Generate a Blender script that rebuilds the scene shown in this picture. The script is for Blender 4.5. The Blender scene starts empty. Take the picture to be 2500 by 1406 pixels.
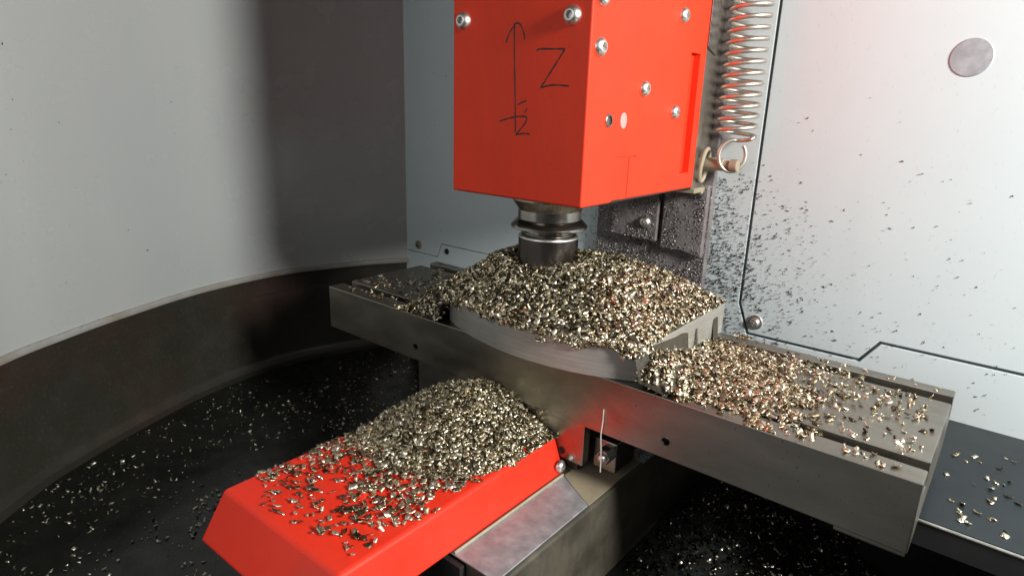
import bpy, bmesh, math, random
import numpy as np
from mathutils import Vector, Matrix

random.seed(7)
rng = np.random.default_rng(11)
S = 0.001                      # all coordinates below are millimetres
scene = bpy.context.scene
COL = scene.collection

# ------------------------------------------------------------------ camera
cam_d = bpy.data.cameras.new('camera')
cam = bpy.data.objects.new('camera', cam_d)
COL.objects.link(cam)
cam.location = (0.46069, -0.31135, 0.15834)
cam.rotation_euler = (1.28737, -0.02995, 0.69016)
cam_d.sensor_width = 36.0
cam_d.lens = 1536.31 * 36.0 / 2500.0
cam_d.clip_start = 0.005
cam_d.clip_end = 50.0
scene.camera = cam

# ------------------------------------------------------------------ world and lamps
world = bpy.data.worlds.new('World')
scene.world = world
world.use_nodes = True
bgn = world.node_tree.nodes['Background']
bgn.inputs['Color'].default_value = (0.90, 0.95, 1.0, 1)
bgn.inputs['Strength'].default_value = 0.045

def lamp_point(name, loc, watts, radius, color):
    d = bpy.data.lights.new(name, 'POINT')
    d.energy = watts
    d.shadow_soft_size = radius * S
    d.color = color
    o = bpy.data.objects.new(name, d)
    COL.objects.link(o)
    o.location = Vector(loc) * S
    return o

def lamp_area(name, loc, target, watts, sx, sy, color):
    d = bpy.data.lights.new(name, 'AREA')
    d.shape = 'RECTANGLE'
    d.size = sx * S
    d.size_y = sy * S
    d.energy = watts
    d.color = color
    o = bpy.data.objects.new(name, d)
    COL.objects.link(o)
    o.location = Vector(loc) * S
    o.rotation_euler = (Vector(target) - Vector(loc)).to_track_quat('-Z', 'Y').to_euler()
    return o

lamp_point('machine_lamp', (950, -44, 378), 40.0, 85, (1.0, 0.985, 0.94))
lamp_area('front_fill', (120, -950, 330), (200, 40, 20), 2.3, 700, 450, (0.93, 0.97, 1.0))  # unseen fill panel added to lift the dark front faces

vs = scene.view_settings
scene.display_settings.display_device = 'sRGB'
vs.view_transform = 'Standard'
vs.look = 'None'
vs.exposure = 0.0
vs.gamma = 1.0
vs.use_curve_mapping = False

# ------------------------------------------------------------------ materials
class NT:
    def __init__(s, name):
        s.m = bpy.data.materials.new(name)
        s.m.use_nodes = True
        s.t = s.m.node_tree
        s.b = s.t.nodes['Principled BSDF']
    def n(s, typ, **kw):
        x = s.t.nodes.new(typ)
        for k, v in kw.items():
            setattr(x, k, v)
        return x
    def l(s, a, b):
        s.t.links.new(a, b)
    def noise(s, scale, detail=4.0, rough=0.55, stretch=(1, 1, 1), dist=0.0):
        tc = s.n('ShaderNodeTexCoord')
        mp = s.n('ShaderNodeMapping')
        mp.inputs['Scale'].default_value = stretch
        s.l(tc.outputs['Object'], mp.inputs['Vector'])
        nz = s.n('ShaderNodeTexNoise')
        nz.inputs['Scale'].default_value = scale
        nz.inputs['Detail'].default_value = detail
        nz.inputs['Roughness'].default_value = rough
        nz.inputs['Distortion'].default_value = dist
        s.l(mp.outputs['Vector'], nz.inputs['Vector'])
        return nz.outputs['Fac']
    def ramp(s, fac, stops, interp='LINEAR'):
        r = s.n('ShaderNodeValToRGB')
        r.color_ramp.interpolation = interp
        e = r.color_ramp.elements
        while len(e) < len(stops):
            e.new(0.5)
        for i, (p, c) in enumerate(stops):
            e[i].position = p
            e[i].color = (c, c, c, 1) if not hasattr(c, '__len__') else (*c, 1)
        s.l(fac, r.inputs['Fac'])
        return r.outputs['Color']
    def mix(s, fac, a, b, mode='MIX'):
        x = s.n('ShaderNodeMix', data_type='RGBA', blend_type=mode)
        if isinstance(fac, (int, float)):
            x.inputs['Factor'].default_value = fac
        else:
            s.l(fac, x.inputs['Factor'])
        for v, k in ((a, 'A'), (b, 'B')):
            sock = [q for q in x.inputs if q.name == k and q.type == 'RGBA'][0]
            if hasattr(v, 'is_output'):
                s.l(v, sock)
            else:
                sock.default_value = (*v, 1)
        return [q for q in x.outputs if q.type == 'RGBA'][0]
    def bump(s, height, strength=0.2, dist=0.0005):
        b = s.n('ShaderNodeBump')
        b.inputs['Strength'].default_value = strength
        b.inputs['Distance'].default_value = dist
        s.l(height, b.inputs['Height'])
        s.l(b.outputs['Normal'], s.b.inputs['Normal'])
    def set(s, **kw):
        for k, v in kw.items():
            sock = s.b.inputs[k.replace('_', ' ')]
            if hasattr(v, 'is_output'):
                s.l(v, sock)
            else:
                sock.default_value = (*v, 1) if hasattr(v, '__len__') else v
        return s

M = {}
NT_LAST = {}
def paint(name, c1, c2, rough=(0.3, 0.45), scale=18, spec=0.5, bump=0.08, bscale=900, stretch=(1, 1, 1)):
    t = NT(name)
    f = t.noise(scale, 5, 0.6, stretch)
    t.set(Base_Color=t.mix(t.ramp(f, [(0.35, 0), (0.68, 1)]), c1, c2),
          Roughness=t.ramp(t.noise(scale * 2.3, 4), [(0.3, rough[0]), (0.7, rough[1])]))
    t.b.inputs['Specular IOR Level'].default_value = spec
    if bump:
        t.bump(t.noise(bscale, 3), bump, 0.0003)
    M[name] = t.m
    NT_LAST[name] = t
    return t

def grime(t, col, amount, scale=9, stretch=(1, 1, 1)):
    old = t.b.inputs['Base Color'].links[0].from_socket
    f = t.ramp(t.noise(scale, 8, 0.7, stretch, 0.6), [(0.5, 0.0), (0.78, amount)])
    g = t.ramp(t.noise(scale * 60, 2, 0.5, (1, 1, 0.5)), [(0.66, 0.0), (0.74, amount * 1.2)])
    mx = t.mix(f, old, col)
    t.l(t.mix(g, mx, col), t.b.inputs['Base Color'])

def metal(name, c1, c2, rough=(0.28, 0.45), scale=25, stretch=(1, 1, 1), bump=0.05, bscale=400, bstretch=(1, 1, 1), met=1.0):
    t = NT(name)
    f = t.noise(scale, 6, 0.6, stretch)
    t.set(Base_Color=t.mix(t.ramp(f, [(0.32, 0), (0.68, 1)]), c1, c2), Metallic=met,
          Roughness=t.ramp(t.noise(scale * 2.1, 5, 0.6, stretch), [(0.3, rough[0]), (0.7, rough[1])]))
    if bump:
        t.bump(t.noise(bscale, 4, 0.6, bstretch), bump, 0.0002)
    M[name] = t.m
    NT_LAST[name] = t
    return t

paint('wall_white', (0.605, 0.69, 0.712), (0.635, 0.715, 0.732), (0.48, 0.56), 9, spec=0.3)
paint('wall_curved', (0.435, 0.458, 0.458), (0.465, 0.483, 0.478), (0.22, 0.30), 8, spec=0.6, stretch=(1, 1, 0.25), bump=0.04)  # faint vertical streaks in the colour imitate soft reflection bands
paint('lip_grey', (0.38, 0.39, 0.385), (0.24, 0.21, 0.15), (0.35, 0.6), 14)
paint('gap_grey', (0.12, 0.13, 0.14), (0.17, 0.18, 0.19), (0.5, 0.7))
paint('gap_black', (0.012, 0.012, 0.013), (0.02, 0.02, 0.02), (0.5, 0.7))
paint('red_paint', (0.79, 0.045, 0.014), (0.83, 0.052, 0.017), (0.42, 0.52), 20, spec=0.2, bump=0.05)
paint('red_cover', (0.80, 0.033, 0.013), (0.84, 0.040, 0.016), (0.38, 0.50), 30, spec=0.3, bump=0.08, bscale=700)
grime(NT_LAST['red_paint'], (0.42, 0.05, 0.03), 0.35, 9, (1, 1, 0.4))
grime(NT_LAST['red_cover'], (0.40, 0.06, 0.04), 0.45, 14)
grime(NT_LAST['wall_white'], (0.42, 0.45, 0.46), 0.22, 7, (1, 1, 0.3))
paint('red_recess', (0.50, 0.022, 0.012), (0.55, 0.03, 0.014), (0.4, 0.5), 20)
paint('marker_ink', (0.025, 0.008, 0.008), (0.05, 0.012, 0.01), (0.5, 0.6), 200, bump=0)
paint('pan_floor_black', (0.006, 0.008, 0.0065), (0.014, 0.015, 0.012), (0.12, 0.40), 18)
paint('shelf_dark', (0.013, 0.018, 0.021), (0.020, 0.026, 0.029), (0.32, 0.44), 14, spec=0.28)
paint('grime_beige', (0.42, 0.37, 0.27), (0.30, 0.26, 0.18), (0.5, 0.8), 60, bump=0.4)
paint('plug_pink', (0.62, 0.30, 0.27), (0.66, 0.36, 0.33), (0.4, 0.5))
paint('lit_olive_top', (0.26, 0.225, 0.155), (0.34, 0.30, 0.21), (0.35, 0.55), 40, bump=0.3)  # lighter olive: light falling on the base top, put into the colour
paint('thread_grey', (0.45, 0.42, 0.37), (0.55, 0.52, 0.47), (0.6, 0.8))

t = NT('pan_wall_dark')
f = t.noise(7, 4, 0.5)
base = t.mix(t.ramp(f, [(0.46, 0), (0.66, 1)]), (0.028, 0.027, 0.020), (0.046, 0.025, 0.019))
base = t.mix(t.ramp(t.noise(420, 3), [(0.55, 0), (0.75, 0.5)]), base, (0.065, 0.062, 0.048))
t.set(Base_Color=base, Roughness=t.ramp(t.noise(40), [(0.3, 0.28), (0.7, 0.5)]))
t.bump(t.noise(350, 4), 0.35, 0.0006)
M['pan_wall_dark'] = t.m

metal('table_steel', (0.25, 0.23, 0.19), (0.40, 0.375, 0.325), (0.26, 0.44), 22, (0.35, 1, 1), 0.12, 900, (0.06, 1, 1), 0.97)
grime(NT_LAST['table_steel'], (0.11, 0.095, 0.07), 0.65, 11, (0.5, 1, 1))
t = NT('work_steel')
ln = t.noise(1400, 3, 0.6, (0.02, 0.02, 1))
base = t.mix(t.ramp(t.noise(16, 4), [(0.35, 0), (0.65, 1)]), (0.50, 0.47, 0.42), (0.64, 0.64, 0.59))
base = t.mix(t.ramp(ln, [(0.42, 0), (0.62, 0.55)]), base, (0.30, 0.29, 0.26))
t.set(Base_Color=base, Metallic=0.62, Roughness=t.ramp(ln, [(0.35, 0.34), (0.65, 0.50)]))
t.bump(ln, 0.35, 0.0002)
M['work_steel'] = t.m
metal('spindle_steel', (0.34, 0.31, 0.28), (0.48, 0.45, 0.40), (0.18, 0.28), 30, (1, 1, 3), 0.04, 500, (0.1, 0.1, 1))
metal('cutter_black', (0.10, 0.088, 0.082), (0.145, 0.128, 0.118), (0.26, 0.38), 30, (1, 1, 0.3), 0.05, 500)
metal('bolt_steel', (0.68, 0.66, 0.61), (0.80, 0.78, 0.73), (0.34, 0.46), 120, (1, 1, 1), 0.05)
metal('bolt_dark', (0.20, 0.18, 0.16), (0.32, 0.30, 0.27), (0.3, 0.45), 90, (1, 1, 1), 0.2)
metal('slide_steel', (0.40, 0.36, 0.30), (0.52, 0.48, 0.41), (0.32, 0.5), 45, (1, 1, 0.5), 0.3, 300)
metal('spring_steel', (0.50, 0.47, 0.41), (0.64, 0.61, 0.54), (0.42, 0.55), 150, (1, 1, 1), 0.05)
metal('saddle_steel', (0.27, 0.245, 0.215), (0.38, 0.35, 0.31), (0.24, 0.42), 30, (1, 1, 1), 0.35, 120)
metal('way_steel', (0.38, 0.40, 0.42), (0.60, 0.63, 0.66), (0.5, 0.68), 90, (1, 1, 1), 0.3, 220, (1, 1, 1), 0.75)

t = NT('base_paint')
f = t.noise(24, 6, 0.65)
base = t.mix(t.ramp(f, [(0.38, 0), (0.62, 1)]), (0.045, 0.040, 0.029), (0.095, 0.084, 0.062))
base = t.mix(t.ramp(t.noise(60, 5, 0.7, (1, 1, 0.25)), [(0.52, 0), (0.7, 0.75)]), base, (0.05, 0.045, 0.036))
t.set(Base_Color=base, Roughness=t.ramp(t.noise(50), [(0.3, 0.4), (0.7, 0.65)]))
t.bump(t.noise(300, 4), 0.3, 0.0005)
M['base_paint'] = t.m
t = NT('base_blue')
base = t.mix(t.ramp(t.noise(420, 4, 0.7), [(0.48, 0), (0.58, 1)]), (0.48, 0.54, 0.58), (0.08, 0.078, 0.072))
t.set(Base_Color=base, Roughness=0.4)
t.bump(t.noise(500, 3), 0.3, 0.0004)
M['base_blue'] = t.m

t = NT('column_dark')
base = t.mix(t.ramp(t.noise(60, 6, 0.7), [(0.35, 0), (0.65, 1)]), (0.14, 0.122, 0.124), (0.26, 0.235, 0.237))
t.set(Base_Color=base, Roughness=t.ramp(t.noise(500, 3), [(0.35, 0.25), (0.65, 0.6)]))
t.bump(t.noise(420, 5, 0.7), 0.9, 0.0012)
M['column_dark'] = t.m

def chip_mat(name, stops, rough=(0.22, 0.42), met=1.0):
    t = NT(name)
    g = t.n('ShaderNodeNewGeometry')
    oi = t.n('ShaderNodeObjectInfo')
    a = t.n('ShaderNodeMath', operation='ADD')
    t.l(g.outputs['Random Per Island'], a.inputs[0])
    t.l(oi.outputs['Random'], a.inputs[1])
    fr = t.n('ShaderNodeMath', operation='FRACT')
    t.l(a.outputs[0], fr.inputs[0])
    m2 = t.n('ShaderNodeMath', operation='MULTIPLY')
    m2.inputs[1].default_value = 7.31
    t.l(fr.outputs[0], m2.inputs[0])
    f2 = t.n('ShaderNodeMath', operation='FRACT')
    t.l(m2.outputs[0], f2.inputs[0])
    t.set(Base_Color=t.ramp(fr.outputs[0], stops), Metallic=met,
          Roughness=t.ramp(f2.outputs[0], [(0, rough[0]), (1, rough[1])]))
    t.bump(t.noise(900, 2), 0.25, 0.0003)
    M[name] = t.m

chip_mat('chip_metal', [(0.0, (0.085, 0.066, 0.036)), (0.28, (0.27, 0.22, 0.135)), (0.52, (0.56, 0.485, 0.325)),
                        (0.74, (0.82, 0.745, 0.565)), (0.993, (0.98, 0.92, 0.77)), (0.995, (0.40, 0.12, 0.08)), (1.0, (0.45, 0.15, 0.10))], (0.24, 0.52))
chip_mat('chip_floor', [(0.0, (0.10, 0.09, 0.065)), (0.3, (0.45, 0.41, 0.31)), (0.6, (0.80, 0.74, 0.58)), (1.0, (0.95, 0.90, 0.74))], (0.34, 0.6))
chip_mat('chip_oily_shaded', [(0.0, (0.015, 0.014, 0.011)), (0.6, (0.05, 0.045, 0.034)), (0.88, (0.22, 0.20, 0.15)), (0.95, (0.8, 0.75, 0.6)), (1.0, (0.9, 0.85, 0.7))], (0.15, 0.35))  # shade under the table and a few glints put into the chip colours
chip_mat('chip_dark', [(0.0, (0.03, 0.03, 0.03)), (0.7, (0.09, 0.085, 0.08)), (1.0, (0.3, 0.29, 0.27))], (0.25, 0.5), 0.7)
chip_mat('chip_crust', [(0.0, (0.08, 0.07, 0.07)), (0.55, (0.24, 0.215, 0.21)), (0.8, (0.6, 0.56, 0.54)), (1.0, (0.9, 0.86, 0.83))], (0.2, 0.5), 0.85)
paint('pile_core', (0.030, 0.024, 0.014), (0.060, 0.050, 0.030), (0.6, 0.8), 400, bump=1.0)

# ------------------------------------------------------------------ mesh helpers
def tag(o, label=None, cat=None, group=None, kind=None):
    if label: o['label'] = label
    if cat: o['category'] = cat
    if group: o['group'] = group
    if kind: o['kind'] = kind
    return o

WN = set()
def link(name, me, mat=None, parent=None, loc=None):
    o = bpy.data.objects.new(name, me)
    COL.objects.link(o)
    if me is not None and me.name in WN:
        w = o.modifiers.new('normals', 'WEIGHTED_NORMAL')
        w.keep_sharp = True
        w.weight = 100
    if mat and me is not None:
        for q in (mat if isinstance(mat, (list, tuple)) else [mat]):
            me.materials.append(M[q])
    if parent:
        o.parent = parent
    if loc is not None:
        o.location = Vector(loc) * S
    return o

def empty(name, loc=(0, 0, 0)):
    o = bpy.data.objects.new(name, None)
    COL.objects.link(o)
    o.empty_display_size = 0.01
    return o

def mesh_from(name, verts, faces, smooth=None):
    me = bpy.data.meshes.new(name)
    me.from_pydata([(v[0] * S, v[1] * S, v[2] * S) for v in verts], [], faces)
    me.validate()
    if smooth is not None:
        me.shade_smooth()
        me.set_sharp_from_angle(angle=math.radians(smooth))
    return me

def finish(bm, name, bevel=0, seg=2, smooth=35, limit=30):
    bmesh.ops.recalc_face_normals(bm, faces=bm.faces)
    if bevel:
        es = [e for e in bm.edges if len(e.link_faces) == 2 and e.calc_face_angle(0) > math.radians(limit)]
        bmesh.ops.bevel(bm, geom=es, offset=bevel * S, segments=seg, profile=0.5, affect='EDGES', clamp_overlap=True)
    me = bpy.data.meshes.new(name)
    bm.to_mesh(me)
    bm.free()
    me.shade_smooth()
    me.set_sharp_from_angle(angle=math.radians(smooth))
    if bevel:
        WN.add(me.name)
    return me

def box_bm(x0, x1, y0, y1, z0, z1):
    bm = bmesh.new()
    r = bmesh.ops.create_cube(bm, size=1)
    for v in r['verts']:
        v.co = Vector(((x0 + x1) / 2 + v.co.x * (x1 - x0), (y0 + y1) / 2 + v.co.y * (y1 - y0), (z0 + z1) / 2 + v.co.z * (z1 - z0))) * S
    return bm

def box(name, x0, x1, y0, y1, z0, z1, mat, parent=None, bevel=0.6, seg=2):
    return link(name, finish(box_bm(x0, x1, y0, y1, z0, z1), name, bevel, seg), mat, parent)

def prism_bm(pts, axis, a, b):
    """pts: 2D polygon; axis: 'x' -> pts are (y,z), 'y' -> (x,z), 'z' -> (x,y)"""
    bm = bmesh.new()
    def P(p, t):
        return Vector({'x': (t, p[0], p[1]), 'y': (p[0], t, p[1]), 'z': (p[0], p[1], t)}[axis]) * S
    A = [bm.verts.new(P(p, a)) for p in pts]
    B = [bm.verts.new(P(p, b)) for p in pts]
    bm.faces.new(A)
    bm.faces.new(B[::-1])
    n = len(pts)
    for i in range(n):
        bm.faces.new((A[i], A[(i + 1) % n], B[(i + 1) % n], B[i]))
    return bm

def prism(name, pts, axis, a, b, mat, parent=None, bevel=0.5, seg=2):
    return link(name, finish(prism_bm(pts, axis, a, b), name, bevel, seg), mat, parent)

def boolean_cut(o, cutters):
    saved = [md.name for md in o.modifiers]
    o.modifiers.clear()
    for c in cutters:
        co = bpy.data.objects.new('tmp_cut', c)
        COL.objects.link(co)
        md = o.modifiers.new('b', 'BOOLEAN')
        md.object = co
        md.operation = 'DIFFERENCE'
        md.solver = 'EXACT'
        dg = bpy.context.evaluated_depsgraph_get()
        me = bpy.data.meshes.new_from_object(o.evaluated_get(dg))
        o.modifiers.remove(md)
        o.data = me
        bpy.data.objects.remove(co)
    o.data.shade_smooth()
    o.data.set_sharp_from_angle(angle=math.radians(30))
    for w in saved:
        q = o.modifiers.new('normals', 'WEIGHTED_NORMAL')
        q.keep_sharp = True
        q.weight = 100

def lathe_me(name, prof, seg=48, axis='z', smooth=32, hexi=None):
    """prof: (radius, height) list; hexi: indices of profile rows made hexagonal"""
    verts, faces = [], []
    for i, (r, h) in enumerate(prof):
        for k in range(seg):
            a = 2 * math.pi * k / seg
            rr = r
            if hexi and i in hexi:
                m = (a % (math.pi / 3)) - math.pi / 6
                rr = r * math.cos(math.pi / 6) / math.cos(m)
            verts.append((rr * math.cos(a), rr * math.sin(a), h))
    n = len(prof)
    for i in range(n - 1):
        for k in range(seg):
            k2 = (k + 1) % seg
            faces.append((i * seg + k, i * seg + k2, (i + 1) * seg + k2, (i + 1) * seg + k))
    faces.append(tuple(range(seg))[::-1])
    faces.append(tuple((n - 1) * seg + k for k in range(seg)))
    if axis == '-y':      # height runs towards -y
        verts = [(x, -z, y) for x, y, z in verts]
    elif axis == 'x':     # height runs towards +x
        verts = [(z, x, y) for x, y, z in verts]
    return mesh_from(name, verts, faces, smooth)

def tube_me(name, pts, r, seg=10, smooth=60, flat=None):
    pts = [Vector(p) for p in pts]
    verts, faces = [], []
    n = len(pts)
    up = None
    for i, p in enumerate(pts):
        d = (pts[min(i + 1, n - 1)] - pts[max(i - 1, 0)]).normalized()
        if up is None:
            up = d.orthogonal().normalized()
        else:
            up = (up - d * up.dot(d)).normalized()
        side = d.cross(up)
        rr = r(i / (n - 1)) if callable(r) else r
        for k in range(seg):
            a = 2 * math.pi * k / seg
            off = (up * math.cos(a) + side * math.sin(a)) * rr
            if flat:
                off = Vector(off[j] * flat[j] for j in range(3))
            verts.append(p + off)
    for i in range(n - 1):
        for k in range(seg):
            k2 = (k + 1) % seg
            faces.append((i * seg + k, i * seg + k2, (i + 1) * seg + k2, (i + 1) * seg + k))
    faces.append(tuple(range(seg))[::-1])
    faces.append(tuple((n - 1) * seg + k for k in range(seg)))
    return mesh_from(name, verts, faces, smooth)

def smooth_poly(pts, sub=6):
    P = [np.array(p, float) for p in pts]
    out = []
    for i in range(len(P) - 1):
        p0, p1, p2, p3 = P[max(i - 1, 0)], P[i], P[i + 1], P[min(i + 2, len(P) - 1)]
        for k in range(sub):
            t = k / sub
            out.append(0.5 * ((2 * p1) + (-p0 + p2) * t + (2 * p0 - 5 * p1 + 4 * p2 - p3) * t * t + (-p0 + 3 * p1 - 3 * p2 + p3) * t ** 3))
    out.append(P[-1])
    return out

# ------------------------------------------------------------------ the setting
# back wall: dark backing sheet with three painted panels whose joints are real gaps
back = link('back_wall', finish(box_bm(-137, 820, 213.5, 218, -52, 420), 'back_wall'), 'gap_grey')
tag(back, kind='structure')
prism('panel', [(289.3, 420), (289.3, 2), (298.6, -22.2), (383.8, -21.6), (395.6, -4.4), (820, -4.4), (820, 420)], 'y', 210, 213.4, 'wall_white', back, 0.7)
prism('panel', [(-137, -21.8), (-81, -21.8), (-73.6, -4.8), (252, -4.8), (252, 420), (-137, 420)], 'y', 210, 213.4, 'wall_white', back, 0.3)
prism('panel', [(-137, -52), (820, -52), (820, -6.8), (396.6, -6.8), (384.8, -24.2), (297, -24.6), (287, 1.6), (287, 420),
                (253, 420), (253, -5.8), (-73.0, -5.8), (-80.4, -22.8), (-137, -22.8)], 'y', 210.02, 213.4, 'wall_white', back, 0.3)

def button_bolt(name, loc, axis, r, h, mat, parent, sock=0.45):
    prof = [(r, 0), (r, h * 0.12), (r * 0.96, h * 0.38), (r * 0.84, h * 0.68), (r * 0.66, h * 0.9), (r * 0.54, h), (r * sock, h), (r * sock, h * 0.35), (r * 0.05, h * 0.3)]
    me = lathe_me(name, prof, 36, axis, 40, hexi=(6, 7))
    o = link(name, me, mat, parent, loc)
    return o

def washer_bolt(loc, R, mat, wmat):
    w = link('washer', lathe_me('washer', [(R, 0), (R, 0.9), (R * 0.93, 1.2), (R * 0.4, 1.25)], 36, '-y'), wmat, back, loc)
    b = button_bolt('bolt', (0, -1.2, 0), '-y', R * 0.62, 2.6, mat, w)
wo = link('washer', lathe_me('washer', [(5.6, 0), (5.6, 0.9), (5.2, 1.2), (2, 1.25)], 36, '-y'), 'grime_beige', back, (-114.1, 210, -12.4))
button_bolt('bolt', (0, -1.2, 0), '-y', 3.2, 2.2, 'bolt_dark', wo)
wo = link('washer', lathe_me('washer', [(6.2, 0), (6.2, 0.9), (5.8, 1.2), (2, 1.25)], 36, '-y'), 'bolt_steel', back, (303.5, 210, -11.6))
button_bolt('bolt', (0, -1.2, 0), '-y', 4.0, 2.8, 'bolt_steel', wo)
link('dark_hole', lathe_me('dark_hole', [(3.6, 0), (3.6, 0.5), (2.8, 0.6), (2.7, 0.1)], 28, '-y'), 'gap_black', back, (-64.3, 210, -12.9))
# round blanking plug high on the right panel
link('blanking_plug', lathe_me('blanking_plug', [(11.9, 0), (11.9, 0.3), (11.5, 0.6), (6, 0.75), (0.1, 0.8)], 48, '-y'), 'way_steel', back, (413.9, 210, 196.3))

# curved wall plan
plan = smooth_poly([(95, -395), (20, -345), (-45, -287), (-105.3, -215.8), (-132, -168), (-156.5, -112), (-183, -30), (-189.5, 65), (-164, 156), (-135.8, 210), (-128, 222)], 10)
plan = np.array(plan)
tg = np.gradient(plan, axis=0)
tg /= np.linalg.norm(tg, axis=1)[:, None]
nin = np.c_[tg[:, 1], -tg[:, 0]]     # towards the inside
if ((np.array([100, 20]) - plan[40]) @ nin[40]) < 0:
    nin = -nin
def sweep(name, prof, mat, smooth=30, parent=None):
    verts, faces = [], []
    m = len(prof)
    for p, n in zip(plan, nin):
        for d, z in prof:
            verts.append((p[0] + n[0] * d, p[1] + n[1] * d, z))
    for i in range(len(plan) - 1):
        for k in range(m - 1):
            faces.append((i * m + k, (i + 1) * m + k, (i + 1) * m + k + 1, i * m + k + 1))
    me = mesh_from(name, verts, faces, smooth)
    return link(name, me, mat, parent)
cw = sweep('curved_wall', [(-4, 420), (0, 420), (0, -33), (-4, -33)], 'wall_curved')
tag(cw, kind='structure')
sweep('wall_lip', [(0, -33.0), (2.0, -33.4), (2.6, -34.4), (2.6, -37.8), (2.2, -38.8), (-4, -38.8)], 'lip_grey', 50, cw)
pw = sweep('pan_wall', [(-3, -38), (-1.5, -39), (-1.5, -58), (0.5, -59.5), (0.5, -134), (2, -139), (6, -143.5), (11, -145.6), (13, -146.2)], 'pan_wall_dark', 25)
tag(pw, kind='structure')
# pan floor
fl = link('pan_floor', mesh_from('pan_floor', [(-320, -520, -146), (900, -520, -146), (900, 330, -146), (-320, 330, -146)], [(0, 1, 2, 3)]), 'pan_floor_black')
tag(fl, kind='structure')
# rear and side walls of the pan below the white panels
rw = box('pan_rear_wall', -180, 900, 211, 217, -150, -54.0, 'pan_wall_dark', None, 0)
tag(rw, kind='structure')
# ledge on the right with rounded lip
ld = box('ledge', 322, 900, 60.0, 209.9, -53.5, -50.2, 'shelf_dark', None, 0.4)
box('ledge_lip', 322, 900, 58.2, 60.02, -66, -50.9, 'gap_black', ld, 0.6)  # black colour carries the shade in the space below the ledge
link('ledge_edge', tube_me('ledge_edge', [(322, 58.4, -50.9), (500, 58.4, -50.9), (900, 58.4, -50.9)], 0.9, 10), 'bolt_steel', ld)  # bright steel strip stands in for the highlight along the lip
tag(ld, kind='structure')

# ------------------------------------------------------------------ machine column behind the head
colm = empty('machine_column')
tag(colm, 'dark crusted machine column on the back wall below the red milling head', 'machine column')
box('column_body', 146, 256, 203, 213, -60, 420, 'column_dark', colm, 1.2)
br = prism('bracket_plate', [(166, 47), (188, 45.5), (212, 45), (212, 99), (166, 99)], 'y', 195, 203.1, 'column_dark', colm, 1.2)
br2 = prism('bracket_plate', [(216, 40), (236, 41), (254.5, 37), (254.5, 99), (216, 99)], 'y', 196.5, 203.1, 'column_dark', colm, 1.2)
button_bolt('bolt', (201.0, 195, 61.5), '-y', 5.4, 4.2, 'bolt_steel', br)
button_bolt('bolt', (247.0, 196.5, 92.5), '-y', 4.6, 3.6, 'bolt_dark', br2)

# ------------------------------------------------------------------ milling head
head = empty('milling_unit')
tag(head, 'red painted milling head cover with silver bolts and black marker writing', 'milling head')
HX0, HX1, HY0, HY1, HZ0 = 140.8, 250.7, 12.0, 173.0, 98.5
cov = link('cover', finish(prism_bm([(HY0, HZ0), (46.5, HZ0), (48.5, HZ0 + 1.0), (HY1, HZ0 + 0.3), (HY1, 420), (HY0, 420)], 'x', HX0, HX1), 'cover', 1.3, 3), 'red_paint', head)
cuts = [finish(box_bm(HX1 - 5, HX1 + 5, 146.2, 161.8, 111.5, 198.5), 'c'),
        finish(box_bm(HX1 - 0.7, HX1 + 3, 49.2, 76.0, 127.0, 127.9), 'c'),
        finish(box_bm(HX1 - 0.35, HX1 + 3, 58.0, 67.0, 90, 127.2), 'c'),
        lathe_me('c', [(2.9, -6), (2.9, 4)], 24, 'x')]
cuts[3].transform(Matrix.Translation(Vector((HX1, 37.4, 150.5)) * S))
boolean_cut(cov, cuts)
link('bushing', lathe_me('bushing', [(4.0, 0), (4.0, 0.5), (3.6, 0.8), (2.9, 0.8), (2.7, -4.5), (0.2, -4.8)], 30, 'x'), 'bolt_dark', head, (HX1 - 0.02, 37.4, 150.5))
link('filler_plug', lathe_me('filler_plug', [(4.4, 0), (4.3, 0.35), (3.4, 0.6), (0.1, 0.7)], 30, 'x'), 'plug_pink', head, (HX1 - 0.02, 55.4, 150.5)).scale = (1, 0.92, 1.15)
for x, z in ((151.2, 210.0), (237.6, 208.6)):
    b = button_bolt('bolt', (x, HY0, z), '-y', 5.7, 4.6, 'bolt_steel', head)
for y, z, r in ((20.9, 218.5, 5.2), (21.5, 192.0, 5.6), (127.1, 221.2, 5.4), (79.0, 170.9, 5.2), (126.6, 156.6, 5.0)):
    button_bolt('bolt', (HX1, y, z), 'x', r, 3.6, 'bolt_steel', head)
strokes = {
 'marker_arrow': [[(193.9, 206.5), (194.8, 184.1), (196.1, 164.7), (197.3, 141.1)],
                  [(187.5, 195.4), (189.4, 199.9), (193.2, 204.8), (196.0, 206.6), (199.0, 205.0), (201.5, 200.6), (202.3, 196.6)]],
 'marker_letter_z': [[(212.0, 190.2), (214.5, 191.0), (223, 190.8), (232.9, 190.6)], [(232.9, 190.6), (228.5, 184.6), (222.5, 176.8), (216.3, 168.8)],
                     [(216.3, 168.8), (221.8, 169.9), (226.8, 170.4), (237.0, 169.9)]],
 'marker_scribble': [[(205.3, 160.8), (201.8, 159.8), (198.6, 158.2)], [(206.1, 156.6), (204.6, 153.6)],
                     [(183.8, 147.5), (188.5, 149.0), (194.7, 150.4), (200, 151.2), (205.2, 151.3)], [(205.2, 151.3), (206.3, 149.6), (203.2, 145.2), (197.6, 139.7)],
                     [(197.6, 139.7), (200.6, 140.3), (204.2, 140.9), (209.0, 140.7)]]}
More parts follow.
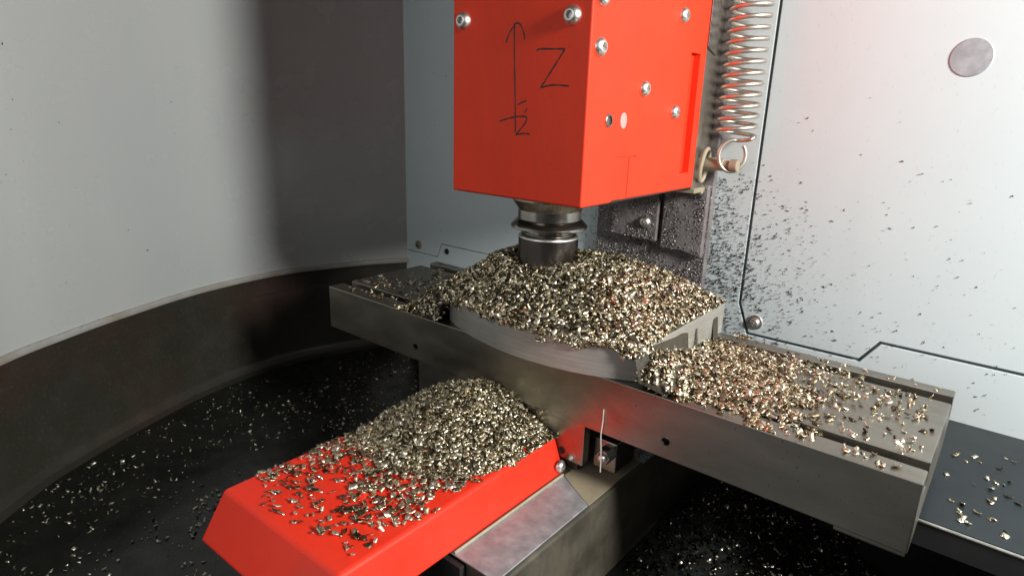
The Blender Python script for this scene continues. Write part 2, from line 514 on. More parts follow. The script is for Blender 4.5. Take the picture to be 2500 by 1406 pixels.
for nm, polys in strokes.items():
    V, F = [], []
    for pl in polys:
        pts = [(p[0], HY0 - 0.02, p[1]) for p in smooth_poly(pl, 6)]
        me = tube_me('t', pts, lambda t: 0.52 + 0.16 * math.sin(t * 9 + 1) * math.sin(t * 23), 8, 60, (1, 0.12, 1))
        o = len(V)
        V += [v.co / S for v in me.vertices]
        F += [tuple(o + i for i in p.vertices) for p in me.polygons]
        bpy.data.meshes.remove(me)
    link(nm, mesh_from(nm, V, F, 60), 'marker_ink', head)
box('bottom_plate', HX0 + 2, HX1 - 2, HY0 + 2.5, HY1 - 2, HZ0 - 0.6, HZ0 + 0.9, 'cutter_black', head, 0.2)
# steel slide behind the red cover
sl = box('slide_block', 146, 249.4, 173.2, 202.8, 97.0, 420, 'slide_steel', head, 0.8)
prism('guide_strip', [(174.0, 204.5), (190, 199.5), (190, 420), (174.0, 420)], 'x', 249.45, 251.2, 'spindle_steel', sl, 0.5)
# pin for the spring, grimy
pin = link('spring_pin', lathe_me('spring_pin', [(5.0, 0), (5.0, 18), (3.4, 18.6), (3.4, 23.4), (5.0, 24), (5.0, 29.5), (4.5, 30.2), (0.2, 30.4)], 32, 'x'), 'grime_beige', head, (249.3, 190, 117.2))
link('hook_ring', tube_me('hook_ring', [(253.2 + 1.5 * math.sin(a), 186 + 6.5 * math.cos(a), 116 + 13 * math.sin(a)) for a in np.linspace(0.4, 2 * math.pi + 0.1, 40)], 1.7, 10), 'grime_beige', pin).location = Vector((-249.3, -190, -117.2)) * S
box('foot_flange', 222, 251.5, 176, 203, 93.4, 97.6, 'grime_beige', sl, 0.8)

# ------------------------------------------------------------------ extension spring
spr = empty('extension_spring')
tag(spr, 'tall coiled steel extension spring hooked on a pin beside the red head', 'spring')
cx, cy, R, pitch = 274.5, 189.5, 14.0, 7.9
pts = []
n0 = 139.5
for a in np.linspace(0, 2 * math.pi * 36, 36 * 28):
    pts.append((cx + R * math.cos(a), cy + R * math.sin(a), n0 + pitch * a / (2 * math.pi)))
link('coil', tube_me('coil', pts, 1.7, 10), 'spring_steel', spr)
hk = [(cx + R, cy, n0), (cx + R - 0.8, cy - 2.6, n0 - 1.2), (284.5, 187.6, 137.3), (280.6, 189.6, 136.9)]
for a in np.linspace(math.radians(76), math.radians(76 + 325), 40):
    u, w = 10.2 * math.cos(a), 12.2 * math.sin(a)
    hk.append((273.6 + u * 0.86, 189.5 + u * 0.5, 124.6 + w))
link('hook_loop', tube_me('hook_loop', hk, 1.5, 10), 'spring_steel', spr)

# ------------------------------------------------------------------ spindle with cutter
spx, spy = 195.7, 55.8
sp = empty('spindle_tool')
sp.location = Vector((spx, spy, 0)) * S
tag(sp, 'turned steel spindle nose with dark face mill plunged into the chip heap', 'spindle')
link('pulley_flange', lathe_me('pulley_flange', [(18, 99), (27.2, 99), (27.6, 96.8), (27.6, 94.2), (26.8, 93.0), (24.6, 89.6), (23.4, 88.0), (22.9, 87.0), (22.9, 80.6), (23.2, 80.2), (23.8, 79.8), (27.4, 76.2), (27.8, 75.4), (27.8, 74.4), (27.2, 73.9), (17, 73.5)], 72, 'z', 25), 'spindle_steel', sp)
link('collar', lathe_me('collar', [(16, 74.5), (17.2, 74.2), (17.2, 70.6), (18.6, 70.2), (18.6, 69.2), (15, 69.0)], 64, 'z', 25), 'spindle_steel', sp)
link('cutter_body', lathe_me('cutter_body', [(15, 69.4), (19.4, 69.4), (20.2, 69.1), (20.2, 68.4), (21.4, 68.2), (21.9, 67.4), (21.9, 36), (20, 34), (5, 34)], 72, 'z', 25), 'cutter_black', sp)
link('polished_ring', lathe_me('polished_ring', [(20.6, 68.45), (21.5, 68.25), (21.98, 67.6), (21.98, 66.9), (20.6, 66.8)], 72, 'z', 50), 'bolt_steel', sp)

# ------------------------------------------------------------------ milling table
L, W, TH = 450.0, 132.0, 37.6
tab = empty('milling_table')
tag(tab, 'long grey steel slotted machine table scattered with metal chips', 'machine table')
a, b, c, d = 15.4, 24.4, 108.9, 121.4
prof = [(0, 0), (a, 0), (a, -9), (a - 4, -9), (a - 4, -15), (b + 4, -15), (b + 4, -9), (b, -9), (b, 0), (c, 0), (c, -9), (c - 4, -9), (c - 4, -15), (d + 4, -15), (d + 4, -9), (d, -9), (d, 0), (W, 0), (W, -TH), (0, -TH)]
body = link('table_body', finish(prism_bm(prof, 'x', 0, L), 'table_body', 0.9, 2, 30, 60), 'table_steel', tab)
hc = []
for x in (326.4, 112.3):
    me = lathe_me('c', [(2.7, -3), (2.7, 9)], 28, '-y')
    me.transform(Matrix.Translation(Vector((x, 7.5, -26.4)) * S))
    hc.append(me)
boolean_cut(body, hc)
for x in (326.4, 112.3):
    link('threaded_hole', lathe_me('threaded_hole', [(2.68, 0.4), (2.68, 8.0), (2.2, 8.2), (2.2, 5), (1.8, 0.8), (0.2, 0.6)], 28, '-y'), 'bolt_dark', tab, (x, 8.6, -26.4))
box('bottom_strip', 418, 449.2, 1.2, 12, -40.2, -TH - 0.05, 'table_steel', tab, 0.5)

# ------------------------------------------------------------------ workpiece with curved front
wp = empty('workpiece')
tag(wp, 'machined steel block with curved brushed front lying on the table under chips', 'workpiece')
arc = []
x0, x1, yb = 140.0, 304.0, 10.0
ccx, sag = 226.0, 21.5
for k in range(41):
    x = x0 + (x1 - x0) * k / 40
    hw = (x1 - ccx) if x > ccx else (ccx - x0)
    q = (x - ccx) / hw
    yy = yb - sag * (math.sqrt(max(0, 2.2 ** 2 - q * q)) - math.sqrt(2.2 ** 2 - 1)) / (2.2 - math.sqrt(2.2 ** 2 - 1))
    arc.append((x, yy))
wpl = arc + [(304, 131), (296, 138), (140, 138)]
link('block', finish(prism_bm(wpl, 'z', 0.05, 23.2), 'block', 0.8, 2, 25, 25), 'work_steel', wp)

# ------------------------------------------------------------------ saddle under the table
sad = empty('saddle')
tag(sad, 'steel saddle plate below the table reflecting the red cover', 'saddle')
spl = box('front_plate', 113.4, 270.3, 2.0, 9.0, -67.6, -TH - 0.1, 'saddle_steel', sad, 0.7)
box('saddle_body', 116, 262, 9.1, 128, -77, -TH - 0.1, 'base_paint', sad, 1)
link('plate_hole', lathe_me('plate_hole', [(2.6, 0), (2.6, 0.4), (2.1, 0.45), (1.6, 0.1)], 24, '-y'), 'gap_black', spl, (253.8, 2.0, -61.9))
nut = link('hex_nut', lathe_me('hex_nut', [(5.6, 0), (5.6, 7.5), (4.9, 8.4), (2.9, 8.4)], 36, '-y', 20, hexi=(0, 1, 2)), 'bolt_dark', sad, (283, 14, -57.0))
link('stud_end', lathe_me('stud_end', [(2.9, 0), (2.9, 1.6), (2.4, 2.9), (1.4, 3.7), (0.1, 4)], 24, '-y'), 'bolt_steel', nut, (0, -8.4, 0))
box('nut_block', 270.5, 288, 14.2, 40, -72, -50, 'saddle_steel', sad, 1.5)

# ------------------------------------------------------------------ machine base
bas = empty('machine_base')
tag(bas, 'stained machine base casting under the table and the red way cover', 'machine base')
box('casting', 132, 291.0, -103, 205, -146.5, -78.7, 'base_paint', bas, 2.5, 3)
prism('way_plate', [(150, -104.5), (262.4, -104.5), (288.5, -104.5), (288.5, -18), (281, -14), (258.0, -1), (150, -1)], 'z', -78.66, -77.4, 'way_steel', bas, 0.5)
prism('painted_top', [(268, 50), (290.4, 50), (290.4, 200), (200, 200), (200, 78)], 'z', -78.66, -78.2, 'base_blue', bas, 0.1)
prism('lit_olive_top', [(258.2, -0.4), (281, -13.4), (288.6, -17.4), (288.6, 49.6), (268, 49.6), (230, 70), (230, 9.4), (258.2, 9.4)], 'z', -78.66, -78.0, 'lit_olive_top', bas, 0.2)  # thin lighter sheet, paints the lit area of the base top
box('way_front_block', 160, 266, -108, -103.1, -120, -80, 'gap_black', bas, 1)

# ------------------------------------------------------------------ red way cover
rc = empty('way_cover')
tag(rc, 'red sheet metal way cover in front of the table, half buried in chips', 'cover')
T = [(144.2, -173), (249.2, -171), (248.6, 1.6), (143.6, 1.6)]
B = [(146.0, -190), (257.0, -188), (257.4, 1.6), (138.0, 1.6)]
bm = bmesh.new()
tv = [bm.verts.new(Vector((x, y, -53.4)) * S) for x, y in T]
bv = [bm.verts.new(Vector((x, y, -77.2)) * S) for x, y in B]
bm.faces.new(tv); bm.faces.new(bv[::-1])
for i in range(4):
    bm.faces.new((tv[i], tv[(i + 1) % 4], bv[(i + 1) % 4], bv[i]))
link('cover_shell', finish(bm, 'cover_shell', 2.4, 5), 'red_cover', rc)
link('sealant_bead', tube_me('sealant_bead', smooth_poly([(257.9, -104, -76.9), (258.3, -70, -76.6), (258.0, -30, -76.9), (258.4, -2, -76.7)], 8), 0.9, 8), 'grime_beige', rc)
button_bolt('bolt', (256.2, -3.6, -70.4), 'x', 4.3, 3.4, 'bolt_steel', rc)

# ------------------------------------------------------------------ hanging thread
th = link('hanging_thread', tube_me('hanging_thread', [(p[0], p[1], p[2]) for p in smooth_poly([(284.7, -1.0, -20), (285.0, -1.6, -28), (284.9, -2.4, -37), (285.9, -2.6, -48), (286.6, -3, -56), (286.9, -3.2, -62)], 5)], 0.42, 6), 'thread_grey')
tag(th, 'thin pale thread hanging down in front of the table edge', 'thread')

# ------------------------------------------------------------------ metal chips
def chip_geometry(n, Lr, Wr, bend, K=4, thick=0.22, r=rng):
    """n chips in local frames; returns verts (n, 4K, 3)"""
    Ln = r.uniform(*Lr, n); Wd = r.uniform(*Wr, n)
    th = r.uniform(*bend, n) * np.where(r.random(n) < 0.85, 1, -1)
    shear = r.normal(0, 0.28, n); taper = r.uniform(0.55, 1.1, n); tw = r.normal(0, 0.25, n)
    V = np.zeros((n, K, 2, 2, 3))
    for k in range(K):
        s = k / (K - 1) - 0.5
        ph = th * s
        rad = Ln / np.where(np.abs(th) < 1e-3, 1e-3, th)
        x = rad * np.sin(ph); z = rad * (1 - np.cos(ph))
        nx, nz = -np.sin(ph), np.cos(ph)
        wk = Wd * (1 + (taper - 1) * (s + 0.5)) * r.uniform(0.82, 1.12, n)
        for e, sg in ((0, -1), (1, 1)):
            yy = sg * wk / 2
            xx = x + shear * yy + (r.normal(0, 0.10, n) if k in (0, K - 1) else 0)
            zz = z + tw * s * yy
            for f, tt in ((0, -thick / 2), (1, thick / 2)):
                V[:, k, e, f, 0] = xx + nx * tt
                V[:, k, e, f, 1] = yy
                V[:, k, e, f, 2] = zz + nz * tt
    return V.reshape(n, K * 4, 3)

def chip_faces(K):
    F = []
    id_ = lambda k, e, f: k * 4 + e * 2 + f
    for k in range(K - 1):
        F.append((id_(k, 0, 1), id_(k + 1, 0, 1), id_(k + 1, 1, 1), id_(k, 1, 1)))
        F.append((id_(k, 0, 0), id_(k, 1, 0), id_(k + 1, 1, 0), id_(k + 1, 0, 0)))
        F.append((id_(k, 0, 0), id_(k + 1, 0, 0), id_(k + 1, 0, 1), id_(k, 0, 1)))
        F.append((id_(k, 1, 0), id_(k, 1, 1), id_(k + 1, 1, 1), id_(k + 1, 1, 0)))
    F.append((id_(0, 0, 0), id_(0, 0, 1), id_(0, 1, 1), id_(0, 1, 0)))
    F.append((id_(K - 1, 0, 0), id_(K - 1, 1, 0), id_(K - 1, 1, 1), id_(K - 1, 0, 1)))
    return np.array(F)

def frames(n, normal, spread, r=rng):
    N = np.asarray(normal, float) + r.normal(0, 1, (n, 3)) * np.asarray(spread).reshape(-1, 1)
    N /= np.linalg.norm(N, axis=1)[:, None]
    X = r.normal(0, 1, (n, 3))
    X -= N * (X * N).sum(1)[:, None]
    X /= np.linalg.norm(X, axis=1)[:, None]
    Y = np.cross(N, X)
    return np.stack([X, Y, N], axis=2)

def chips_mesh(name, pos, normal, spread, Lr, Wr, bend=(0.5, 1.7), K=4, thick=0.22, size=None, extra=None):
    n = len(pos)
    V = chip_geometry(n, Lr, Wr, bend, K, thick)
    if size is not None:
        V *= np.asarray(size)[:, None, None]
    Fm = frames(n, normal, spread)
    V = np.einsum('nij,nkj->nki', Fm, V) + np.asarray(pos)[:, None, :]
    F = chip_faces(K)
    F = (F[None] + (np.arange(n) * K * 4)[:, None, None]).reshape(-1, 4)
    V = V.reshape(-1, 3) * S
    if extra is not None:
        ev, ef = extra
        F = np.concatenate([F, np.asarray(ef) + len(V)])
        V = np.concatenate([V, np.asarray(ev) * S])
    me = bpy.data.meshes.new(name)
    me.vertices.add(len(V)); me.vertices.foreach_set('co', V.ravel())
    me.loops.add(F.size); me.loops.foreach_set('vertex_index', F.ravel().astype(np.int32))
    me.polygons.add(len(F))
    me.polygons.foreach_set('loop_start', np.arange(0, F.size, 4, dtype=np.int32))
    me.update(calc_edges=True)
    if extra is not None:
        mi = np.zeros(len(F), np.int32); mi[len(F) - len(ef):] = 1
        me.polygons.foreach_set('material_index', mi)
    return me

# cheap value noise for heaps
NG = rng.random((64, 64))
def vnoise(x, y, sc):
    u, v = np.asarray(x) / sc + 7.3, np.asarray(y) / sc + 21.7
    i, j = np.floor(u).astype(int), np.floor(v).astype(int)
    fu, fv = u - i, v - j
    fu, fv = fu * fu * (3 - 2 * fu), fv * fv * (3 - 2 * fv)
    g = lambda a, b: NG[a % 64, b % 64]
    return (g(i, j) * (1 - fu) + g(i + 1, j) * fu) * (1 - fv) + (g(i, j + 1) * (1 - fu) + g(i + 1, j + 1) * fu) * fv - 0.5

arc_x = np.array([p[0] for p in arc]); arc_y = np.array([p[1] for p in arc])
def smin(a, b, k=5.0):
    h = np.clip(0.5 + 0.5 * (b - a) / k, 0, 1)
    return b * (1 - h) + a * h - k * h * (1 - h)

def wp_inside(x, y):
    yf = np.interp(x, arc_x, arc_y)
    return (x > 140) & (x < 304) & (y > yf) & (y < 138 - np.clip(x - 296, 0, 8) * 0.9)

def heap_work(x, y):
    """top of the chip heap over the workpiece and the table around it (mm)"""
    yf = np.interp(x, arc_x, arc_y)
    h = smin(54.5 + 0 * x, 24.5 + 0.70 * (y - yf))
    h = smin(h, 25.0 + 0.62 * (303.5 - x), 8)
    h = smin(h, 22.0 + 0.66 * (141 - y), 6)
    h = smin(h, 1.0 + 0.78 * (x - 90), 8)
    h = h + 3.2 * vnoise(x, y, 22) + 1.6 * vnoise(x, y, 8)
    # shallow dish round the cutter
    dd = np.hypot(x - spx, y - spy)
    h = h - 3.0 * np.exp(-((dd - 22) / 7) ** 2)
    left = np.where(x < 141, np.clip(h, -5, 40) * np.clip((y + 2) / 22, 0, 1) ** 0.7, h)
    left = np.where((x < 141), left - np.clip(y - 95, 0, 60) * 0.55, left)
    # spill to the right of the block
    top = 23.0 - 0.72 * (x - 303.5)
    yy = np.clip((y - 48) / 52, -1, 1)
    spill = top * np.clip(1 - np.clip((y - 14) / 74, 0, 1) ** 0.9, 0, 1) * np.clip((y + 1.5) / 11, 0, 1) ** 0.6
    thin = 4.2 - 0.045 * (x - 303.5) - 0.020 * np.abs(y - 45)
    thin = thin * np.clip((y - 1) / 14, 0, 1) * np.clip((112 - y) / 16, 0, 1)
    sp_ = np.maximum(spill, thin) + 2.0 * vnoise(x, y, 14) + 1.4 * vnoise(x, y, 6)
    return np.where(x > 303.5, sp_, left)

def base_level(x, y):
    ins = wp_inside(x, y)
    tb = np.where(((y > 15.4) & (y < 24.4)) | ((y > 108.9) & (y < 121.4)), -8.0, 0.0)
    tb = np.where((y < 0) | (y > W) | (x < 0) | (x > L), -200.0, tb)
    return np.where(ins, 23.2, tb)

def normal_of(f, x, y, e=1.5):
    gx = (f(x + e, y) - f(x - e, y)) / (2 * e)
    gy = (f(x, y + e) - f(x, y - e)) / (2 * e)
    n = np.c_[-gx, -gy, np.ones_like(x)]
    return n / np.linalg.norm(n, axis=1)[:, None]

def heap_core(f, xs, ys, keep, drop):
    X, Y = np.meshgrid(xs, ys, indexing='ij')
    Z = f(X, Y) - drop
    ok = keep(X, Y, Z)
    V = np.c_[X.ravel(), Y.ravel(), Z.ravel()]
    nx, ny = X.shape
    F = []
    for i in range(nx - 1):
        for j in range(ny - 1):
            if ok[i, j] and ok[i + 1, j] and ok[i + 1, j + 1] and ok[i, j + 1]:
                F.append((i * ny + j, (i + 1) * ny + j, (i + 1) * ny + j + 1, i * ny + j + 1))
    return V, F

def sample_heap(f, n, xr, yr, base, depth, lim):
    x = rng.uniform(*xr, n); y = rng.uniform(*yr, n)
    h = f(x, y); b = base(x, y)
    t = h - b
    ok = (t > lim) & (b > -150)
    x, y, h, b = x[ok], y[ok], h[ok], b[ok]
    z = np.maximum(h - rng.random(len(x)) ** 1.4 * depth, b + 0.7)
    return np.c_[x, y, z], normal_of(f, x, y)

p1, n1 = sample_heap(heap_work, 24000, (70, 400), (-12, 139), base_level, 4.2, 0.4)
dd = np.hypot(p1[:, 0] - spx, p1[:, 1] - spy)
k = dd > 22.2
p1, n1 = p1[k], n1[k]
k = (p1[:, 0] < 304) | (rng.random(len(p1)) < np.clip(1.2 - (p1[:, 0] - 316) / 80 + 1.2 * vnoise(p1[:, 0], p1[:, 1], 9), 0.04, 1))
p1, n1 = p1[k], n1[k]
# chips hanging over the curved front edge and the right front corner
m = 520
ex = rng.uniform(150, 303, m)
ex = np.where(rng.random(m) < 0.45, rng.uniform(255, 303, m), ex)
ey = np.interp(ex, arc_x, arc_y)
clump = np.clip(0.5 + 1.6 * vnoise(ex, ex * 0, 9), 0, 1.4)
ez = 24.5 - rng.random(m) ** 1.6 * (2.0 + 7.5 * clump)
pe = np.c_[ex, ey - 0.9 - rng.random(m) * 1.2, ez]
ne = np.tile((0.1, -0.9, 0.4), (m, 1))
P1 = np.r_[p1, pe]; N1 = np.r_[n1, ne]
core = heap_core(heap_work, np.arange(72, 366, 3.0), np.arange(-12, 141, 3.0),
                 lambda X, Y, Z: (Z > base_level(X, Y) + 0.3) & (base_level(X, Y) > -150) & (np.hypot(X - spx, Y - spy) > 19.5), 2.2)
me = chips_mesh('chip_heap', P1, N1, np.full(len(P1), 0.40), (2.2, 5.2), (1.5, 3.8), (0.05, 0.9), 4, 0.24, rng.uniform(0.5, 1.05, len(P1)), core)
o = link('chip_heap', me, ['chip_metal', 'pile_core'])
tag(o, 'big heap of shiny metal chips covering the workpiece and spilling onto the table', 'metal chips', kind='stuff')

# heap on the red way cover
def heap_cover(x, y):
    r = np.hypot((x - 192) / 1.0, (y + 20) / 1.22)
    h = -53.4 + 30.0 - 0.47 * r
    h = smin(h, -23.5 + 0 * x, 4)
    h = smin(h, -52.4 + 0.62 * (249.5 - x), 4)
    h = h + 2.4 * vnoise(x, y, 16) + 1.2 * vnoise(x, y, 7)
    return h
cov_base = lambda x, y: np.where((x > 143.8) & (x < 249.5) & (y > -172) & (y < 1.5), -53.4, -200.0)
p2, n2 = sample_heap(heap_cover, 9500, (143, 250), (-140, 1.3), cov_base, 3.6, 0.3)
# thinning apron of chips in front of the heap
m = 3400
ax = rng.uniform(146, 249, m); ay = np.where(rng.random(m) < 0.22, rng.uniform(-164, -60, m), -60 - rng.exponential(44, m))
dens = np.clip(1.2 - 0.0075 * np.abs(ay + 60) + 1.6 * vnoise(ax, ay, 13) - np.clip((ax - 236) / 20, 0, 1), 0, 1)
dens *= np.where(ay < -142, 0.5, 1)
k = (rng.random(m) < dens) & (ay > -166) & (heap_cover(ax, ay) < -52.8)
p2b = np.c_[ax[k], ay[k], np.full(k.sum(), -52.5) + rng.random(k.sum()) * 0.8]
n2b = np.tile((0, 0, 1.0), (len(p2b), 1))
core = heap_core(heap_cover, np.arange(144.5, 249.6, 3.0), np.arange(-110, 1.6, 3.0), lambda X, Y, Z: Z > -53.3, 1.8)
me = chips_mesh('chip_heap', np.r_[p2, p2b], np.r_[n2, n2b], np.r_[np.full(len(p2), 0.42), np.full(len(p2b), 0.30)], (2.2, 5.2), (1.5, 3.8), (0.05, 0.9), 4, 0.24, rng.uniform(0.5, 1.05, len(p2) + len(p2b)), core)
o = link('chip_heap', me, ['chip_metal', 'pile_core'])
tag(o, 'cone of metal chips on top of the red way cover', 'metal chips', kind='stuff')

# chips strewn over the table top (left end and towards the right end)
def scatter_table():
    out = []
    x = rng.uniform(4, 142, 3600); y = rng.uniform(1, 128, 3600)
    pr = np.clip(0.12 + (x - 10) / 150 + 1.3 * vnoise(x, y, 12), 0, 1) * np.clip(1.1 - y / 150, 0.3, 1) * np.where(y < 15, 0.35 + 0.7 * (x > 85), 1)
    k = (rng.random(3600) < pr * 0.8) & (base_level(x, y) > -0.1) & (heap_work(x, y) < 1.0)
    out.append(np.c_[x[k], y[k]])
    x = rng.uniform(320, 440, 1300); y = rng.uniform(1, 128, 1300)
    pr = np.clip(1.1 - (x - 345) / 88 + 1.4 * vnoise(x, y, 12), 0, 1) * np.where((y < 15) | (y > 109), 0.12, 1)
    k = (rng.random(1300) < pr) & (base_level(x, y) > -0.1) & (heap_work(x, y) < 2.6)
    out.append(np.c_[x[k], y[k]])
    q = np.concatenate(out)
    return np.c_[q, 0.75 + rng.random(len(q)) * 0.6]
ps = scatter_table()
me = chips_mesh('strewn_chips', ps, np.tile((0, 0, 1.0), (len(ps), 1)), np.full(len(ps), 0.4), (1.6, 4.0), (1.0, 2.6), (0.4, 1.8), 4, 0.24)
o = link('strewn_chips', me, 'chip_metal')
tag(o, 'small metal chips strewn over both ends of the slotted table', 'metal chips', kind='stuff')

# chips on the dark pan floor
def pan_inside(x, y, mrg):
    j = np.argmin((plan[:, 1][None] - y[:, None]) ** 2, axis=1)
    return x > plan[j, 0] + mrg
x = rng.uniform(-190, 250, 9000); y = rng.uniform(-330, 205, 9000)
pr = np.clip(0.36 + 1.1 * vnoise(x, y, 34) + 0.9 * vnoise(x, y, 11), 0, 1) * np.clip(1.25 - np.hypot(x - 100, y + 100) / 280, 0.12, 1)
k = pan_inside(x, y, 18) & (rng.random(9000) < pr * 0.95) & ~((x > 130) & (y > -90))
pf = np.c_[x[k], y[k], np.full(k.sum(), -145.0)]
x = rng.uniform(-190, 150, 9000); y = rng.uniform(-330, 205, 9000)
pr = np.clip(0.30 + 1.0 * vnoise(x, y, 40), 0.03, 1) * np.clip(1.25 - np.hypot(x - 100, y + 80) / 330, 0.08, 1)
k = pan_inside(x, y, 16) & (rng.random(9000) < pr * 0.8) & ~((x > 130) & (y > -90))
pt = np.c_[x[k], y[k], np.full(k.sum(), -145.5)]
def heap_floor(x, y):
    return -146 + 15 * np.exp(-(((x - 365) / 58) ** 2 + ((y - 98) / 62) ** 2)) + 3 * vnoise(x, y, 18) - 1
fb = lambda x, y: np.where(x > 293, -146.0, -200.0)
p3, n3 = sample_heap(heap_floor, 3000, (294, 470), (-20, 205), fb, 2.2, 1.3)
fs = np.r_[rng.uniform(0.5, 1.0, len(pf)), rng.uniform(0.16, 0.45, len(pt))]
pf = np.r_[pf, pt]
me = chips_mesh('pan_chips', pf, np.tile((0, 0, 1.0), (len(pf), 1)), np.full(len(pf), 0.35), (1.8, 4.6), (1.2, 3.0), (0.2, 1.4), 3, 0.24, fs)
o = link('pan_chips', me, 'chip_floor')
tag(o, 'metal chips sprinkled over the black pan floor left of the red cover', 'metal chips', kind='stuff')
me = chips_mesh('pan_chips', p3, n3, np.full(len(p3), 0.6), (2.2, 5.0), (1.4, 3.2), (0.2, 1.2), 3, 0.24, rng.uniform(0.6, 1.15, len(p3)))
o = link('pan_chips', me, 'chip_oily_shaded')
tag(o, 'oily heap of chips, coloured dark for shade, in the pan under the right end of the table', 'metal chips', kind='stuff')

# dark specks flung onto the back wall
nc = 560
cxs = 256 + rng.exponential(36, nc); czs = rng.normal(14, 42, nc)
cl = []
for X, Z in zip(cxs, czs):
    nn = rng.integers(1, 9) if X < 340 else rng.integers(1, 3)
    s_ = rng.uniform(0.8, 3.2)
    cl.append(np.c_[X + rng.normal(0, s_, nn), Z + rng.normal(0, s_, nn)])
X = np.concatenate(cl)
far = np.c_[rng.uniform(290, 560, 330), rng.uniform(-45, 200, 330)]
far = far[rng.random(330) < np.clip(1.15 - far[:, 1] / 190, 0.1, 1)]
lft = np.c_[rng.uniform(-125, 142, 60), rng.uniform(-20, 200, 60)]
strip = np.c_[rng.uniform(141.5, 147, 10), rng.uniform(-10, 100, 10)]
near = np.c_[257 + rng.exponential(14, 900), rng.uniform(-40, 105, 900)]
left2 = np.c_[146 - rng.exponential(10, 420), rng.uniform(10, 100, 420)]
fine = np.c_[257 + rng.exponential(45, 1500), rng.normal(10, 45, 1500)]
nbig = len(X) + len(far) + len(lft) + len(near) + len(left2)
Q = np.concatenate([X, far, lft, near, left2, fine])
small = np.arange(len(Q)) >= nbig
kq = (Q[:, 1] > -49) & ((Q[:, 0] > 256.5) | (Q[:, 0] < 145.5))
Q, small = Q[kq], small[kq]
pw_ = np.c_[Q[:, 0], np.full(len(Q), 209.65), Q[:, 1]]
sz = rng.uniform(0.25, 1.0, len(Q)) ** 1.3 * 0.85
sz = np.where(small, rng.uniform(0.12, 0.32, len(Q)), sz)
me = chips_mesh('wall_specks', pw_, np.tile((0, -1.0, 0), (len(Q), 1)), np.full(len(Q), 0.45), (0.8, 3.2), (0.4, 1.4), (0.3, 2.0), 3, 0.22, sz)
o = link('wall_specks', me, 'chip_dark')
tag(o, 'dark oily specks of swarf stuck to the white back wall', 'swarf specks', kind='stuff')

# specks on the curved wall and its lip
ii = rng.integers(20, len(plan) - 6, 110)
zz = np.where(rng.random(110) < 0.45, -33.0, rng.uniform(-20, 190, 110))
off = np.where(zz < -30, rng.uniform(1.0, 3.0, 110), 0.3)
pc = np.c_[plan[ii, 0] + nin[ii, 0] * off, plan[ii, 1] + nin[ii, 1] * off, zz]
nn_ = np.where((zz < -30)[:, None], np.array([[0, 0, 1.0]]), np.c_[nin[ii], np.zeros(110)])
me = chips_mesh('wall_specks', pc, nn_, np.full(110, 0.3), (0.8, 2.6), (0.5, 1.4), (0.3, 1.5), 3, 0.2, rng.uniform(0.25, 0.7, 110))
o = link('wall_specks', me, 'chip_dark')
tag(o, 'tiny dark specks on the curved grey wall and its bottom lip', 'swarf specks', kind='stuff')

# crust of fine swarf on the column
n = 7500
x = rng.uniform(147, 255.5, n); z = rng.uniform(-5, 99, n)
yy = np.full(n, 202.8)
i1 = (x > 167) & (x < 211) & (z > 46); i2 = (x > 217) & (x < 253.5) & (z > 41)
yy = np.where(i1, 194.8, np.where(i2, 196.3, yy))
pr = np.clip(0.55 + 1.4 * vnoise(x, z, 12), 0.05, 1) * np.where((x > 232) & (x < 246) & (z > 45) & (z < 80), 0.15, 1)
k = rng.random(n) < pr
pk = np.c_[x, yy, z][k]
me = chips_mesh('swarf_crust', pk, np.tile((0, -1.0, 0.2), (len(pk), 1)), np.full(len(pk), 0.6), (0.6, 1.9), (0.4, 1.1), (0.3, 1.6), 3, 0.25)
o = link('swarf_crust', me, 'chip_crust')
tag(o, 'fine glittering swarf crusted on the dark column and its bracket plates', 'swarf crust', kind='stuff')

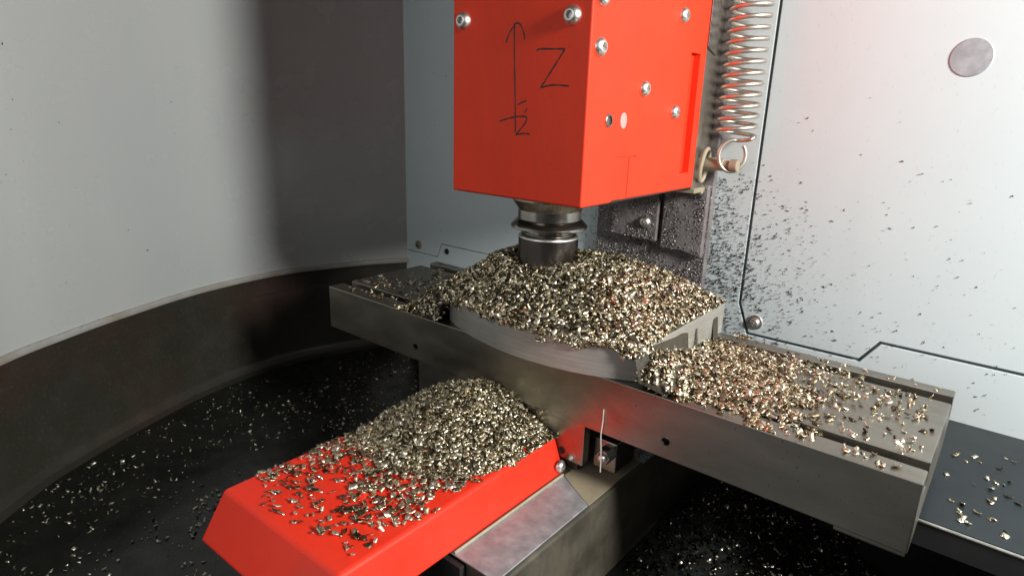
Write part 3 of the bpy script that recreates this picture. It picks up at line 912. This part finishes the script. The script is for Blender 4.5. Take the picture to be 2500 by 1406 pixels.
# ------------------------------------------------------------------ single loose chips, each its own object
variants = []
for i in range(10):
    me = chips_mesh('metal_chip', np.zeros((1, 3)), np.array([[0, 0, 1.0]]), np.array([0.05]), (2.6, 4.4), (1.5, 3.0), (0.5, 1.9), 4, 0.26)
    me.materials.append(M['chip_metal'])
    variants.append(me)
def loose(x, y, z, label, group, sc=1.0, tilt=0.3):
    o = bpy.data.objects.new('metal_chip', random.choice(variants))
    COL.objects.link(o)
    s_ = sc * random.uniform(0.7, 1.25)
    o.location = Vector((x, y, z + 0.55 * s_)) * S
    o.rotation_euler = (random.gauss(0, tilt), random.gauss(0, tilt), random.uniform(0, 6.28))
    o.scale = (s_, s_, s_)
    tag(o, label, 'metal chip', group)
count = 0
for _ in range(34):
    cxx, cyy = random.choice([(466, 150), (470, 125), (480, 110), (487, 130), (470, 88), (463, 80), (492, 92), (484, 160), (478, 80)])
    loose(random.gauss(cxx, 6), min(205, max(68, random.gauss(cyy, 10))), -50.2, 'single bright metal chip lying on the dark ledge right of the table', 'loose chips on the ledge', 1.0)
n = 0
while n < 100:
    x, y = random.uniform(375, 446), random.uniform(26, 107)
    if random.random() > 1.15 - (x - 375) / 110: continue
    loose(x, y, 0, 'single curled metal chip on the right end of the slotted table', 'loose chips on the right end of the table', 1.05, 0.4)
    n += 1
for i in range(44):
    x = random.choice([random.gauss(352, 6), random.gauss(392, 7), random.gauss(420, 8), random.uniform(335, 440)])
    loose(x, random.uniform(3, 13.5), 0, 'single metal chip on the narrow front rail of the table', 'loose chips on the front rail', 1.0, 0.4)
for i in range(14):
    loose(random.uniform(330, 446), random.uniform(123, 130), 0, 'single metal chip on the narrow back rail of the table', 'loose chips on the back rail', 0.8, 0.4)
n = 0
while n < 84:
    x, y = random.uniform(150, 244), random.uniform(-166, -92)
    if random.random() > 0.25 + (y + 166) / 74: continue
    loose(x, y, -53.4, 'single bent metal chip on the red way cover in front of the heap', 'loose chips on the red cover', 1.0, 0.35)
    n += 1
n = 0
while n < 26:
    x, y = random.uniform(8, 70), random.uniform(26, 106)
    loose(x, y, 0, 'single metal chip on the dim left end of the slotted table', 'loose chips on the left end of the table', 0.9, 0.4)
    n += 1
